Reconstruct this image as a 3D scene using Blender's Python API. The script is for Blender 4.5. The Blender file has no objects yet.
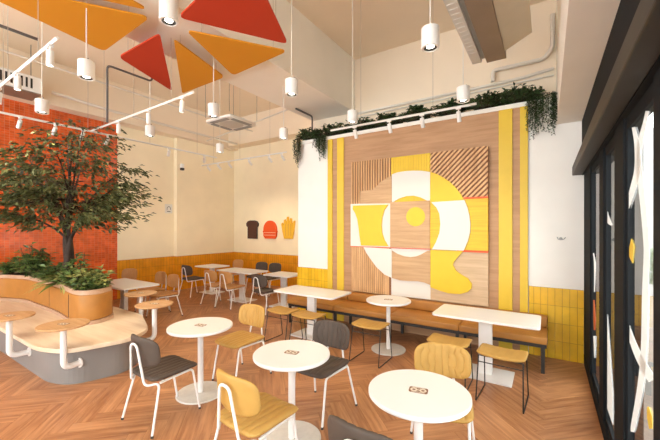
import bpy, bmesh, math, random
from mathutils import Vector, Matrix
random.seed(7)
R = math.radians
C = bpy.context.scene.collection
PI = math.pi

# ------------------------------------------------------------------ materials
def nodes(name):
    m = bpy.data.materials.new(name); m.use_nodes = True
    nt = m.node_tree
    return m, nt, nt.nodes['Principled BSDF']

def mat(name, col, rough=.5, metal=0, noise=.0, nscale=8, bump=0, bscale=60, coat=0, emit=None, estr=0, sheen=0, spec=None):
    m, nt, p = nodes(name)
    p.inputs['Base Color'].default_value = (*col, 1)
    p.inputs['Roughness'].default_value = rough
    p.inputs['Metallic'].default_value = metal
    p.inputs['Coat Weight'].default_value = coat
    if spec is not None: p.inputs['Specular IOR Level'].default_value = spec
    if sheen: p.inputs['Sheen Weight'].default_value = sheen
    if emit:
        p.inputs['Emission Color'].default_value = (*emit, 1); p.inputs['Emission Strength'].default_value = estr
    tc = nt.nodes.new('ShaderNodeTexCoord')
    if noise:
        n = nt.nodes.new('ShaderNodeTexNoise'); n.inputs['Scale'].default_value = nscale; n.inputs['Detail'].default_value = 4
        nt.links.new(tc.outputs['Object'], n.inputs['Vector'])
        r = nt.nodes.new('ShaderNodeMapRange'); r.inputs[1].default_value = .3; r.inputs[2].default_value = .7
        r.inputs[3].default_value = 1-noise; r.inputs[4].default_value = 1+noise
        nt.links.new(n.outputs['Fac'], r.inputs[0])
        v = nt.nodes.new('ShaderNodeVectorMath'); v.operation = 'SCALE'
        v.inputs[0].default_value = col
        nt.links.new(r.outputs[0], v.inputs['Scale']); nt.links.new(v.outputs[0], p.inputs['Base Color'])
    if bump:
        n2 = nt.nodes.new('ShaderNodeTexNoise'); n2.inputs['Scale'].default_value = bscale; n2.inputs['Detail'].default_value = 3
        nt.links.new(tc.outputs['Object'], n2.inputs['Vector'])
        b = nt.nodes.new('ShaderNodeBump'); b.inputs['Strength'].default_value = bump; b.inputs['Distance'].default_value = .004
        nt.links.new(n2.outputs['Fac'], b.inputs['Height']); nt.links.new(b.outputs[0], p.inputs['Normal'])
    return m

def wood(name, c1, c2, axis='X', scale=1.0, rough=.5, fine=30):
    """wood with grain running along an object axis"""
    m, nt, p = nodes(name)
    tc = nt.nodes.new('ShaderNodeTexCoord'); mp = nt.nodes.new('ShaderNodeMapping')
    s = [fine*scale]*3; s['XYZ'.index(axis)] = 1.6*scale
    mp.inputs['Scale'].default_value = s
    nt.links.new(tc.outputs['Object'], mp.inputs['Vector'])
    n = nt.nodes.new('ShaderNodeTexNoise'); n.inputs['Scale'].default_value = 1; n.inputs['Detail'].default_value = 6; n.inputs['Roughness'].default_value = .65
    nt.links.new(mp.outputs[0], n.inputs['Vector'])
    r = nt.nodes.new('ShaderNodeValToRGB')
    r.color_ramp.elements[0].position = .32; r.color_ramp.elements[0].color = (*c1, 1)
    r.color_ramp.elements[1].position = .68; r.color_ramp.elements[1].color = (*c2, 1)
    nt.links.new(n.outputs['Fac'], r.inputs[0]); nt.links.new(r.outputs[0], p.inputs['Base Color'])
    p.inputs['Roughness'].default_value = rough
    b = nt.nodes.new('ShaderNodeBump'); b.inputs['Strength'].default_value = .12; b.inputs['Distance'].default_value = .003
    nt.links.new(n.outputs['Fac'], b.inputs['Height']); nt.links.new(b.outputs[0], p.inputs['Normal'])
    return m

def tiles(name, c1, c2, grout, w, h, mortar, plane, rough=.25, var=.12, zoff=0.0, offs=0.0, bumpy=.5):
    """rectangular tiles; plane 'XZ' or 'YZ'"""
    m, nt, p = nodes(name)
    tc = nt.nodes.new('ShaderNodeTexCoord'); sp = nt.nodes.new('ShaderNodeSeparateXYZ'); cb = nt.nodes.new('ShaderNodeCombineXYZ')
    nt.links.new(tc.outputs['Object'], sp.inputs[0])
    nt.links.new(sp.outputs[0 if plane == 'XZ' else 1], cb.inputs[0])
    ad = nt.nodes.new('ShaderNodeMath'); ad.operation = 'ADD'; ad.inputs[1].default_value = zoff
    nt.links.new(sp.outputs[2], ad.inputs[0]); nt.links.new(ad.outputs[0], cb.inputs[1])
    bk = nt.nodes.new('ShaderNodeTexBrick'); bk.offset = offs; bk.squash = 1
    bk.inputs['Scale'].default_value = 1; bk.inputs['Brick Width'].default_value = w; bk.inputs['Row Height'].default_value = h
    bk.inputs['Mortar Size'].default_value = mortar; bk.inputs['Mortar Smooth'].default_value = .2; bk.inputs['Bias'].default_value = 0
    bk.inputs['Color1'].default_value = (*c1, 1); bk.inputs['Color2'].default_value = (*c2, 1); bk.inputs['Mortar'].default_value = (*grout, 1)
    nt.links.new(cb.outputs[0], bk.inputs['Vector'])
    n = nt.nodes.new('ShaderNodeTexNoise'); n.inputs['Scale'].default_value = 5; n.inputs['Detail'].default_value = 5
    nt.links.new(tc.outputs['Object'], n.inputs['Vector'])
    r = nt.nodes.new('ShaderNodeMapRange'); r.inputs[1].default_value = .3; r.inputs[2].default_value = .7; r.inputs[3].default_value = 1-var; r.inputs[4].default_value = 1+var
    nt.links.new(n.outputs['Fac'], r.inputs[0])
    v = nt.nodes.new('ShaderNodeVectorMath'); v.operation = 'SCALE'
    nt.links.new(bk.outputs['Color'], v.inputs[0]); nt.links.new(r.outputs[0], v.inputs['Scale'])
    nt.links.new(v.outputs[0], p.inputs['Base Color'])
    p.inputs['Roughness'].default_value = rough
    b = nt.nodes.new('ShaderNodeBump'); b.invert = True; b.inputs['Strength'].default_value = bumpy; b.inputs['Distance'].default_value = .003
    nt.links.new(bk.outputs['Fac'], b.inputs['Height']); nt.links.new(b.outputs[0], p.inputs['Normal'])
    return m

def glass_mat(name, tint=(.95, .97, .96)):
    m, nt, p = nodes(name); nt.nodes.remove(p)
    out = nt.nodes['Material Output']
    t = nt.nodes.new('ShaderNodeBsdfTransparent'); t.inputs[0].default_value = (*tint, 1)
    g = nt.nodes.new('ShaderNodeBsdfGlossy'); g.inputs['Roughness'].default_value = .01
    f = nt.nodes.new('ShaderNodeFresnel'); f.inputs['IOR'].default_value = 1.5
    mx = nt.nodes.new('ShaderNodeMixShader')
    ge = nt.nodes.new('ShaderNodeNewGeometry'); q = nt.nodes.new('ShaderNodeMath'); q.operation = 'SUBTRACT'; q.inputs[0].default_value = 1
    mu = nt.nodes.new('ShaderNodeMath'); mu.operation = 'MULTIPLY'
    nt.links.new(ge.outputs['Backfacing'], q.inputs[1]); nt.links.new(q.outputs[0], mu.inputs[0]); nt.links.new(f.outputs[0], mu.inputs[1])
    nt.links.new(mu.outputs[0], mx.inputs[0]); nt.links.new(t.outputs[0], mx.inputs[1]); nt.links.new(g.outputs[0], mx.inputs[2])
    nt.links.new(mx.outputs[0], out.inputs['Surface'])
    return m

def leaf_mat(name, c1, c2, rough=.45):
    m, nt, p = nodes(name)
    oi = nt.nodes.new('ShaderNodeNewGeometry')
    r = nt.nodes.new('ShaderNodeValToRGB')
    r.color_ramp.elements[0].color = (*c1, 1); r.color_ramp.elements[1].color = (*c2, 1)
    nt.links.new(oi.outputs['Random Per Island'], r.inputs[0]); nt.links.new(r.outputs[0], p.inputs['Base Color'])
    p.inputs['Roughness'].default_value = rough
    return m

M = {}
M['white_wall'] = mat('white_wall_paint', (.92, .895, .84), .8, noise=.02, nscale=3)
M['cream_wall'] = mat('cream_wall_paint', (.92, .80, .58), .8, noise=.03, nscale=2)
M['tan_ceiling'] = mat('tan_ceiling_paint', (.86, .72, .55), .85, noise=.02, nscale=1.5)
M['beam_paint'] = mat('beam_paint', (.86, .73, .57), .85, noise=.02, nscale=2)
M['concrete_beam'] = mat('pale_beam_paint', (.93, .89, .81), .8, noise=.02, nscale=2)
M['white_metal'] = mat('white_powder_coat', (.84, .82, .79), .35)
M['white_top'] = mat('white_laminate', (.80, .79, .77), .3)
M['base_stone'] = mat('pale_base_metal', (.68, .65, .60), .35, noise=.06, nscale=20)
M['mustard'] = mat('mustard_leather', (.52, .30, .075), .5, noise=.06, nscale=9, bump=.15, bscale=220, spec=.35)
M['tan'] = mat('tan_leather', (.43, .185, .035), .5, noise=.08, nscale=6, bump=.15, bscale=220)
M['tan_chair'] = mat('tan_chair_leather', (.52, .25, .08), .45, noise=.08, nscale=6, bump=.15, bscale=220)
M['charcoal'] = mat('charcoal_leather', (.085, .062, .048), .6, noise=.08, nscale=9, bump=.15, bscale=220, spec=.3)
M['black_metal'] = mat('black_powder_coat', (.018, .016, .015), .4)
M['frame'] = mat('anthracite_frame', (.014, .016, .018), .8, spec=.12)
M['header'] = mat('dark_bronze_metal', (.035, .028, .022), .5, noise=.1, nscale=4, spec=.3)
M['yellow_paint'] = mat('yellow_paint', (.78, .53, .035), .45, noise=.02)
M['yellow_board'] = mat('yellow_board_paint', (.78, .52, .015), .5, noise=.02)
M['white_board'] = mat('white_board_paint', (.77, .74, .68), .6)
M['yellow_wave'] = wood('yellow_ribbed_paint', (.64, .38, .01), (.80, .55, .02), 'X', 1, .5, 40)
M['board_oak'] = wood('oak_veneer', (.46, .27, .125), (.62, .40, .215), 'X', 1, .55, 26)
M['board_oak_pale'] = wood('pale_oak_veneer', (.54, .37, .215), (.68, .50, .315), 'X', 1, .55, 26)
M['wall_oak'] = wood('wall_oak_veneer', (.42, .225, .105), (.55, .315, .165), 'X', 1, .55, 18)
M['slat_oak'] = wood('slat_oak', (.56, .30, .12), (.80, .50, .25), 'Z', 1, .55, 22)
M['slat_dark'] = wood('dark_slat_back', (.20, .08, .028), (.30, .13, .05), 'Z', 1, .6, 22)
M['red_edge'] = mat('vermilion_edge_paint', (.85, .09, .01), .5)
M['bench_top'] = wood('pale_birch_top', (.66, .50, .34), (.86, .74, .57), 'X', .35, .4, 14)
M['side_top'] = wood('oak_side_table', (.48, .26, .11), (.60, .37, .19), 'X', 1, .45, 26)
M['rim_wood'] = wood('planter_rim_wood', (.44, .27, .17), (.56, .37, .25), 'X', .6, .5, 22)
M['grey_base'] = mat('grey_plaster_base', (.235, .215, .20), .6, noise=.05, nscale=2)
M['soil'] = mat('dark_soil', (.03, .02, .015), .95, noise=.3, nscale=40)
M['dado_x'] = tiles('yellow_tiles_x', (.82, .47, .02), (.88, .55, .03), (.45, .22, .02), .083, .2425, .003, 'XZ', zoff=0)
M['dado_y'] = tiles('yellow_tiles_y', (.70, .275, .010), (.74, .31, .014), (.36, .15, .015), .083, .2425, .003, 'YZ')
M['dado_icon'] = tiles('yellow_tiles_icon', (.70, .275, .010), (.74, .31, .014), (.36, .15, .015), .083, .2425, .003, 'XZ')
M['mosaic'] = tiles('orange_mosaic', (.56, .075, .012), (.72, .12, .02), (.62, .20, .09), .075, .05, .0028, 'YZ', rough=.22, var=.2, bumpy=.8)
M['black_plastic'] = mat('black_plastic', (.02, .02, .02), .4)
M['grey_grille'] = mat('grey_grille', (.34, .35, .35), .5)
M['pale_grille'] = mat('pale_grille', (.62, .60, .56), .5)
M['duct_brown'] = mat('brown_duct_panel', (.24, .18, .13), .5, noise=.08, nscale=3)
M['duct_beige'] = mat('beige_duct_panel', (.55, .48, .36), .45, noise=.06, nscale=3)
M['lamp_glow'] = mat('lamp_diffuser', (1, 1, 1), .5, emit=(1, .93, .80), estr=9)
M['lamp_black'] = mat('lamp_baffle', (.02, .02, .02), .35)
M['panel_orange'] = mat('red_felt_panel', (.47, .032, .002), .85, bump=.1, bscale=120)
M['panel_yellow'] = mat('amber_felt_panel', (.63, .255, .005), .85, bump=.1, bscale=120)
M['pipe'] = mat('painted_pipe', (.74, .68, .60), .5)
M['conduit'] = mat('grey_conduit', (.11, .10, .095), .5)
M['cable'] = mat('thin_cable', (.42, .36, .30), .6)
M['bread'] = mat('dark_brown_plaque', (.085, .03, .015), .6)
M['bun'] = mat('red_plaque', (.80, .09, .01), .6)
M['fries'] = mat('amber_plaque', (.80, .46, .03), .6)
M['plaque_line'] = mat('pale_plaque_line', (.85, .55, .40), .6)
M['medal'] = mat('brown_medallion', (.20, .09, .04), .5)
M['medal_pale'] = mat('cream_medallion_inlay', (.72, .62, .50), .5)
M['bark'] = mat('dark_bark', (.045, .026, .017), .8, noise=.3, nscale=25, bump=.6, bscale=60)
M['leaf_tree'] = leaf_mat('tree_leaf', (.022, .040, .012), (.19, .20, .07))
M['leaf_green'] = leaf_mat('bush_leaf', (.018, .06, .014), (.19, .27, .07))
M['leaf_pale'] = leaf_mat('variegated_leaf', (.10, .16, .03), (.50, .48, .16))
M['leaf_trail'] = leaf_mat('trailing_leaf', (.010, .028, .010), (.05, .10, .025))
M['glass'] = glass_mat('clear_glass')
def vinyl(name, col):
    m, nt, p = nodes(name); p.inputs['Base Color'].default_value = (*col, 1); p.inputs['Roughness'].default_value = .5
    t = nt.nodes.new('ShaderNodeBsdfTranslucent'); t.inputs[0].default_value = (*col, 1); mx = nt.nodes.new('ShaderNodeMixShader'); mx.inputs[0].default_value = .45
    nt.links.new(p.outputs[0], mx.inputs[1]); nt.links.new(t.outputs[0], mx.inputs[2]); nt.links.new(mx.outputs[0], nt.nodes['Material Output'].inputs['Surface'])
    return m
M['decal'] = vinyl('white_window_vinyl', (.85, .86, .85))
M['decal_yellow'] = mat('yellow_vinyl', (.85, .62, .08), .5)
M['decal_orange'] = mat('orange_vinyl', (.55, .10, .02), .5)
M['pavement'] = mat('pavement', (.26, .23, .20), .9, noise=.12, nscale=1.5)
M['ext_wall'] = mat('pale_exterior_render', (.40, .41, .41), .8, noise=.08, nscale=.5)
M['ext_dark'] = mat('dark_teal_cladding', (.035, .055, .06), .5)
M['ext_green'] = leaf_mat('hedge_leaf', (.03, .08, .02), (.12, .22, .06))
M['foot'] = mat('dark_glide', (.05, .045, .04), .5)

# floor planks: colour per plank from an attribute, grain along UV
def floor_mat():
    m, nt, p = nodes('herringbone_oak')
    uv = nt.nodes.new('ShaderNodeUVMap'); mp = nt.nodes.new('ShaderNodeMapping'); mp.inputs['Scale'].default_value = (1.8, 20, 1)
    nt.links.new(uv.outputs[0], mp.inputs['Vector'])
    n = nt.nodes.new('ShaderNodeTexNoise'); n.inputs['Scale'].default_value = 1; n.inputs['Detail'].default_value = 6; n.inputs['Roughness'].default_value = .6
    nt.links.new(mp.outputs[0], n.inputs['Vector'])
    at = nt.nodes.new('ShaderNodeAttribute'); at.attribute_name = 'tone'
    r = nt.nodes.new('ShaderNodeValToRGB')
    e = r.color_ramp.elements; e[0].position = .0; e[0].color = (.26, .095, .035, 1); e[1].position = 1; e[1].color = (.60, .30, .14, 1)
    k = nt.nodes.new('ShaderNodeMath'); k.operation = 'MULTIPLY_ADD'; k.inputs[1].default_value = 2.1; k.inputs[2].default_value = -.72
    nt.links.new(n.outputs['Fac'], k.inputs[0])
    a = nt.nodes.new('ShaderNodeMath'); a.operation = 'MULTIPLY_ADD'; a.inputs[1].default_value = .34; a.use_clamp = True
    nt.links.new(at.outputs['Fac'], a.inputs[0]); nt.links.new(k.outputs[0], a.inputs[2])
    nt.links.new(a.outputs[0], r.inputs[0]); nt.links.new(r.outputs[0], p.inputs['Base Color'])
    p.inputs['Roughness'].default_value = .38
    return m
M['floor'] = floor_mat()
M['floor_gap'] = mat('floor_gap', (.20, .08, .03), .8)

# ------------------------------------------------------------------ mesh helpers
def NB(): return bmesh.new()

def obj(name, bm, m, parent=None, smooth=False, bevel=0, segs=2, kind=None):
    me = bpy.data.meshes.new(name)
    if bevel:
        bmesh.ops.remove_doubles(bm, verts=bm.verts, dist=1e-5)
        es = [e for e in bm.edges if len(e.link_faces) == 2 and e.calc_face_angle(0) > .6]
        bmesh.ops.bevel(bm, geom=es, offset=bevel, segments=segs, profile=.5, affect='EDGES', clamp_overlap=True)
    bmesh.ops.recalc_face_normals(bm, faces=bm.faces)
    bm.to_mesh(me); bm.free()
    if smooth:
        for p in me.polygons: p.use_smooth = True
        if smooth != 'full':
            me.set_sharp_from_angle(angle=R(40))
    if isinstance(m, (list, tuple)):
        for x in m: me.materials.append(x)
    else: me.materials.append(m)
    o = bpy.data.objects.new(name, me); C.objects.link(o)
    if parent: o.parent = parent
    if kind: o['kind'] = kind
    return o

def tag(o, label, cat, group=None, kind=None):
    o['label'] = label; o['category'] = cat
    if group: o['group'] = group
    if kind: o['kind'] = kind
    return o

def thing(name, label, cat, loc=(0, 0, 0), rz=0, group=None):
    o = bpy.data.objects.new(name, None); o.empty_display_size = .1; C.objects.link(o)
    o.location = loc; o.rotation_euler = (0, 0, rz)
    return tag(o, label, cat, group)

def dup(root, loc, rz=0, label=None, group=None):
    r = root.copy(); C.objects.link(r); r.location = loc; r.rotation_euler = (0, 0, rz)
    if label: r['label'] = label
    if group: r['group'] = group
    for ch in list(root.children):
        c = ch.copy(); C.objects.link(c); c.parent = r
        for g in list(ch.children):
            d = g.copy(); C.objects.link(d); d.parent = c
    return r

def box(bm, x0, x1, y0, y1, z0, z1):
    vs = [bm.verts.new((x, y, z)) for x in (x0, x1) for y in (y0, y1) for z in (z0, z1)]
    for f in ((0, 1, 3, 2), (4, 6, 7, 5), (0, 4, 5, 1), (2, 3, 7, 6), (0, 2, 6, 4), (1, 5, 7, 3)):
        bm.faces.new([vs[i] for i in f])
    return bm

def B(*a): return box(NB(), *a)

def lathe(bm, prof, c=(0, 0, 0), n=40):
    rings = []
    for r, z in prof:
        if r < 1e-6: rings.append([bm.verts.new((c[0], c[1], c[2]+z))])
        else: rings.append([bm.verts.new((c[0]+r*math.cos(2*PI*i/n), c[1]+r*math.sin(2*PI*i/n), c[2]+z)) for i in range(n)])
    for a, b in zip(rings, rings[1:]):
        for i in range(n):
            j = (i+1) % n
            if len(a) == 1 and len(b) == 1: continue
            if len(a) == 1: bm.faces.new([a[0], b[i], b[j]])
            elif len(b) == 1: bm.faces.new([a[i], a[j], b[0]])
            else: bm.faces.new([a[i], a[j], b[j], b[i]])
    return bm

def fillet(pts, r, n=5, closed=False):
    P = [Vector(p) for p in pts]; out = []
    N = len(P)
    for i in range(N):
        if not closed and i in (0, N-1): out.append(P[i]); continue
        a, b, c = P[i-1], P[i], P[(i+1) % N]
        d1 = (a-b); d2 = (c-b); l = min(r, d1.length*.48, d2.length*.48)
        p1 = b+d1.normalized()*l; p2 = b+d2.normalized()*l
        for k in range(n+1):
            t = k/n
            out.append(p1*(1-t)**2 + b*2*t*(1-t) + p2*t*t)
    return out

def tube(bm, pts, r, n=10, caps=True, closed=False):
    P = [Vector(p) for p in pts]
    q = [P[0]]
    for p in P[1:]:
        if (p-q[-1]).length > 1e-4: q.append(p)
    P = q; rings = []
    rr = r if isinstance(r, (list, tuple)) else [r]*len(P)
    t0 = (P[1]-P[0]).normalized()
    up = Vector((0, 0, 1)) if abs(t0.z) < .9 else Vector((1, 0, 0))
    nrm = t0.cross(up).normalized()
    for i, p in enumerate(P):
        t = (P[min(i+1, len(P)-1)]-P[max(i-1, 0)]).normalized()
        nrm = (nrm - t*nrm.dot(t)).normalized(); bi = t.cross(nrm)
        rad = rr[min(i, len(rr)-1)]
        rings.append([bm.verts.new(p+(nrm*math.cos(2*PI*k/n)+bi*math.sin(2*PI*k/n))*rad) for k in range(n)])
    for a, b in zip(rings, rings[1:]):
        for i in range(n): bm.faces.new([a[i], a[(i+1) % n], b[(i+1) % n], b[i]])
    if caps: bm.faces.new(rings[0][::-1]); bm.faces.new(rings[-1])
    return bm

def prism(bm, pts, off):
    """closed polygon (3D points) extruded by vector off"""
    off = Vector(off)
    a = [bm.verts.new(Vector(p)) for p in pts]; b = [bm.verts.new(Vector(p)+off) for p in pts]
    bm.faces.new(a); bm.faces.new(b[::-1])
    n = len(pts)
    for i in range(n): bm.faces.new([a[i], b[i], b[(i+1) % n], a[(i+1) % n]])
    return bm

def rounded_poly(pts, r, n=5):
    return fillet([Vector((*p, 0)) if len(p) == 2 else Vector(p) for p in pts], r, n, closed=True)

def pad(w, d, t, channels, nx=60, ny=26, depth=.004, puff=.25, shape=None, square=12, corner=.13):
    """upholstered pad: w along x, d along y, thickness t, channels run along y"""
    bm = NB(); top = []; bot = []
    for j in range(ny+1):
        v = math.sin((j/ny-.5)*PI)*.5+ (j/ny-.5); v = max(-1, min(1, v))
        ra = []; rb = []
        for i in range(nx+1):
            u = 2*i/nx-1
            nn = 1/corner; mx = max(abs(u), abs(v)); q_ = (abs(u)**nn+abs(v)**nn)**(1/nn) if mx > 1e-6 else 1
            k_ = (mx/q_ if mx > 1e-6 else 1); x = u*w/2*k_; y = v*d/2*k_
            e = (max(0, 1-abs(u)**square)**.5)*(max(0, 1-abs(v)**square)**.5)
            g = abs(math.sin(channels*PI*(u+1)/2))**.45 if channels else 1
            zt = t*.5*e - (1-g)*depth*e; zb = -t*.5*e
            ed = (i in (0, nx)) or (j in (0, ny))
            p = Vector((x, y, zt)); q = Vector((x, y, zb))
            if shape: p, q = shape(p), shape(q)
            a = bm.verts.new(p); ra.append(a); rb.append(a if ed else bm.verts.new(q))
        top.append(ra); bot.append(rb)
    for j in range(ny):
        for i in range(nx):
            bm.faces.new([top[j][i], top[j][i+1], top[j+1][i+1], top[j+1][i]])
            bm.faces.new([bot[j][i], bot[j+1][i], bot[j+1][i+1], bot[j][i+1]])
    return bm

# ------------------------------------------------------------------ room shell
XL, XR = -9.05, .40          # mosaic wall, glazing
YA, YI = 5.55, 7.70          # art wall plane, wall behind the back tables
YF = -3.2                    # shopfront behind the camera
ZC = 5.28
def struct(name, bm, m, parent=None, **k):
    o = obj(name, bm, m, parent, **k)
    if not parent: o['kind'] = 'structure'
    return o

# herringbone floor
def build_floor():
    L_, W_ = .84, .14; g = .0007
    bm = NB(); uvl = bm.loops.layers.uv.new('UVMap'); tn = bm.loops.layers.float_color.new('tone')
    vs = [bm.verts.new(p) for p in ((XL-.1, YF-.1, -.004), (XR+.1, YF-.1, -.004), (XR+.1, YI+.1, -.004), (XL-.1, YI+.1, -.004))]
    f = bm.faces.new(vs); f.material_index = 1
    ca = math.cos(PI/4)
    rng = random.Random(3)
    def put(x, y, w, h):
        cx, cy = x+w/2, y+h/2
        wx, wy = (cx-cy)*ca, (cx+cy)*ca
        if not (XL-.6 < wx < XR+.6 and YF-.6 < wy < YI+.6): return
        q = [(x+g, y+g), (x+w-g, y+g), (x+w-g, y+h-g), (x+g, y+h-g)]
        P = [((p-r)*ca, (p+r)*ca) for p, r in q]
        for ax, lim, sg in ((0, XL, 1), (0, XR, -1), (1, YF, 1), (1, YI, -1)):
            out = []
            for k in range(len(P)):
                A, D = P[k-1], P[k]; fa, fd = sg*(A[ax]-lim), sg*(D[ax]-lim)
                if (fa >= 0) != (fd >= 0):
                    t = fa/(fa-fd); out.append((A[0]+(D[0]-A[0])*t, A[1]+(D[1]-A[1])*t))
                if fd >= 0: out.append(D)
            P = out
            if len(P) < 3: return
        fc = bm.faces.new([bm.verts.new((a, b, 0)) for a, b in P])
        ou, ov, t = rng.uniform(0, 50), rng.uniform(0, 50), rng.random()
        horiz = w > h
        for lp, (X, Y) in zip(fc.loops, P):
            a, b = (X+Y)/(2*ca), (Y-X)/(2*ca)
            u, v = (a-x, b-y) if horiz else (b-y, a-x)
            lp[uvl].uv = (u+ou, v+ov)
            lp[tn] = (t, t, t, 1)
    n = int(L_/W_)
    for i in range(-120, 120):
        for j in range(-14, 20):
            # standard herringbone lattice
            x = i*W_ + j*L_; y = i*W_ - j*L_
            put(x, y, L_, W_)
            put(x, y+W_, W_, L_)
    return struct('floor', bm, [M['floor'], M['floor_gap']])
build_floor()

struct('ceiling', B(XL-.1, XR+.3, YF-.1, YI+.1, ZC, ZC+.15), M['tan_ceiling'])
# left wall: mosaic part and plain part
struct('wall_left', B(XL-.25, XL, YF, 5.62, 0, ZC), M['cream_wall'])
struct('wall_left_mosaic', B(XL, XL+.012, YF, 4.1, 0, 4.37), M['mosaic'])
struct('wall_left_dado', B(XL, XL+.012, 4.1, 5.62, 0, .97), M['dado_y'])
XC = -8.90
struct('wall_left_column', B(XL-.25, XC, 5.62, YI+.2, 0, ZC), M['cream_wall'])
bm = B(XC, XC+.012, 5.62, YI, 0, .97)
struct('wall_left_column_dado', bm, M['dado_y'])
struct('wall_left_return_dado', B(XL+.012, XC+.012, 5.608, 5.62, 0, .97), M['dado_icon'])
struct('wall_back', B(XC, -3.9, YI, YI+.2, 0, ZC), M['cream_wall'])
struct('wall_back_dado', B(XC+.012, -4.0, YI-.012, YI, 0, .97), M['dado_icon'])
# the block that carries the art wall; its top is a planted ledge
struct('wall_art', B(-4.42, XR+.3, YA, 6.1, 0, 3.54), M['white_wall'])
struct('wall_art_side', B(-4.42, -3.9, 6.1, YI+.2, 0, 3.54), M['white_wall'])
struct('wall_art_dado_left', B(-4.432, -3.655, YA-.012, YA, 0, .97), M['dado_x'])
struct('wall_art_dado_right', B(-.225, XR, YA-.012, YA, 0, .97), M['dado_x'])
struct('wall_art_upper', B(-4.42, XR+.3, 6.1, 6.3, 3.54, ZC), M['beam_paint'])
struct('trim_ledge', B(-4.43, .11, YA-.045, YA+.0, 3.535, 3.60), M['white_wall'], bevel=.006)
struct('trim_ledge_box', B(-4.42, .11, YA, 6.1, 3.54, 3.60), M['soil'])
# beams
struct('beam_middle', B(-4.42, -3.35, YF, 6.1, 4.19, ZC), M['concrete_beam'])
struct('beam_left', B(XL, -8.70, YF, YI, 4.37, ZC), M['beam_paint'])
struct('beam_back', B(-8.70, -4.42, 7.3, YI, 4.43, ZC), M['beam_paint'])
struct('beam_right', B(.11, XR+.3, YF, 6.1, 3.22, ZC), M['concrete_beam'])

# glazed wall on the right: sill, transom, uprights, panes
XG = .43
struct('trim_sill', B(.40, .50, YF, YA, -.004, .13), M['frame'], bevel=.006)
struct('trim_dark_transom', B(.38, .52, YF, YA, 2.50, 3.22), M['frame'])  # opaque stand-in for transom glass; its dark reflection is put into the colour
struct('trim_header', B(.275, .38, YF, YA-.01, 2.50, 2.62), M['header'], bevel=.008)
ups = [(4.80, 5.55), (3.72, 3.98), (2.80, 3.14), (1.85, 2.08), (.7, .95), (-.6, -.3), (-2.0, -1.8), (-3.2, -3.0)]
for i, (a, b) in enumerate(ups):
    struct('trim_upright_%d' % (i+1), B(.402, .50, a, b, .13, 2.50), M['frame'], bevel=.005)
for i, ((a0, b0), (a1, b1)) in enumerate(zip(ups, ups[1:])):
    w = struct('window_%d' % (i+1), B(XG, XG+.01, b1+.02, a0-.02, .16, 2.44), M['glass'])
    fr = NB()
    for (ya, yb, za, zb) in ((b1, b1+.03, .13, 2.50), (a0-.03, a0, .13, 2.50), (b1+.03, a0-.03, .13, .17), (b1+.03, a0-.03, 2.42, 2.50)):
        box(fr, .418, .47, ya, yb, za, zb)
    obj('window_frame', fr, M['frame'], w, bevel=.003)
# vinyl shapes stuck to the glass
F_, S_, C_ = 334., math.sin(R(33.1)), math.cos(R(33.1))
def onX(x, y, X):
    u = (x-330)/F_; d = X/(-S_+C_*u); return (d*(C_+S_*u), 1.81-(y-227)/F_*d)
def decal(name, pts, m, w):
    decal.n += 1; xo = XG-.0006-.0018*(decal.n % 3)
    P = [(xo, y, z) for y, z in pts]
    return obj(name, prism(NB(), P, (-.0015, 0, 0)), M[m], w)
decal.n = 0
def smooth_pts(pts, k=6):
    P = [Vector((*p, 0)) for p in pts]; out = []
    for i in range(len(P)-1):
        a = P[max(i-1, 0)]; b = P[i]; c = P[i+1]; d = P[min(i+2, len(P)-1)]
        for s in range(k):
            t = s/k
            q = .5*((2*b)+(c-a)*t+(2*a-5*b+4*c-d)*t*t+(3*b-a-3*c+d)*t**3)
            out.append((q.x, q.y))
    out.append(tuple(pts[-1])); return out
def swoosh(name, pts, hw, m, w):
    """pts: centre line traced on the glass, hw: half widths in the same units"""
    k = 5; P = smooth_pts(pts, k); n = len(P); L1 = []; L2 = []
    for i, (x, y) in enumerate(P):
        a = P[max(i-1, 0)]; b = P[min(i+1, n-1)]; d = Vector((b[0]-a[0], b[1]-a[1])).normalized()
        t = i/k; q = min(int(t), len(hw)-2); h = hw[q]*(1-(t-q))+hw[q+1]*(t-q)
        L1.append(onX(x-d.y*h, y+d.x*h, XG)); L2.append(onX(x+d.y*h, y-d.x*h, XG))
    decal(name, L1+L2[::-1], m, w)
W1, W2, W3 = (bpy.data.objects['window_%d' % i] for i in (1, 2, 3))
swoosh('vinyl_stripe', [(648, 111), (645.5, 124), (641, 143), (640, 168), (643, 195), (645.6, 221), (647.6, 251), (646, 292), (645.3, 330), (644, 361), (640.5, 391), (634.5, 424), (633, 432)], [1.5, 2, 2.6, 3, 3, 3, 3, 3, 3, 3, 3, 2.6, 1.5], 'decal', W3)
swoosh('vinyl_stripe', [(634.5, 127), (638, 144), (638.6, 168), (634.5, 187), (628, 207), (624.5, 218)], [1.5, 2.5, 3, 3, 2.5, .8], 'decal', W3)
swoosh('vinyl_stripe', [(625.5, 312), (629.5, 332), (638.6, 355.5), (647, 371), (652.5, 380)], [.8, 2.5, 3.5, 4, 4], 'decal', W3)
decal('vinyl_patch', [onX(x, y, XG) for x, y in [(632, 238.6), (628.5, 253.6), (633, 263.5), (634.8, 246)]], 'decal_yellow', W3)
swoosh('vinyl_patch', [(649.3, 407), (651, 418), (652.3, 429)], [.8, 2.6, 1.5], 'decal_yellow', W3)
swoosh('vinyl_stripe', [(604.3, 195.5), (606, 212), (609.5, 222), (612.5, 225)], [.6, 1.8, 2, .6], 'decal', W2)
decal('vinyl_stripe', [onX(x, y, XG) for x, y in [(606.3, 296), (609, 330), (613.5, 395), (613.4, 425), (605.5, 402), (604.6, 340)]], 'decal', W2)
swoosh('vinyl_curl', [(604.5, 276), (606.5, 289), (605, 301)], [.4, 1, .4], 'decal_orange', W2)
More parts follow.
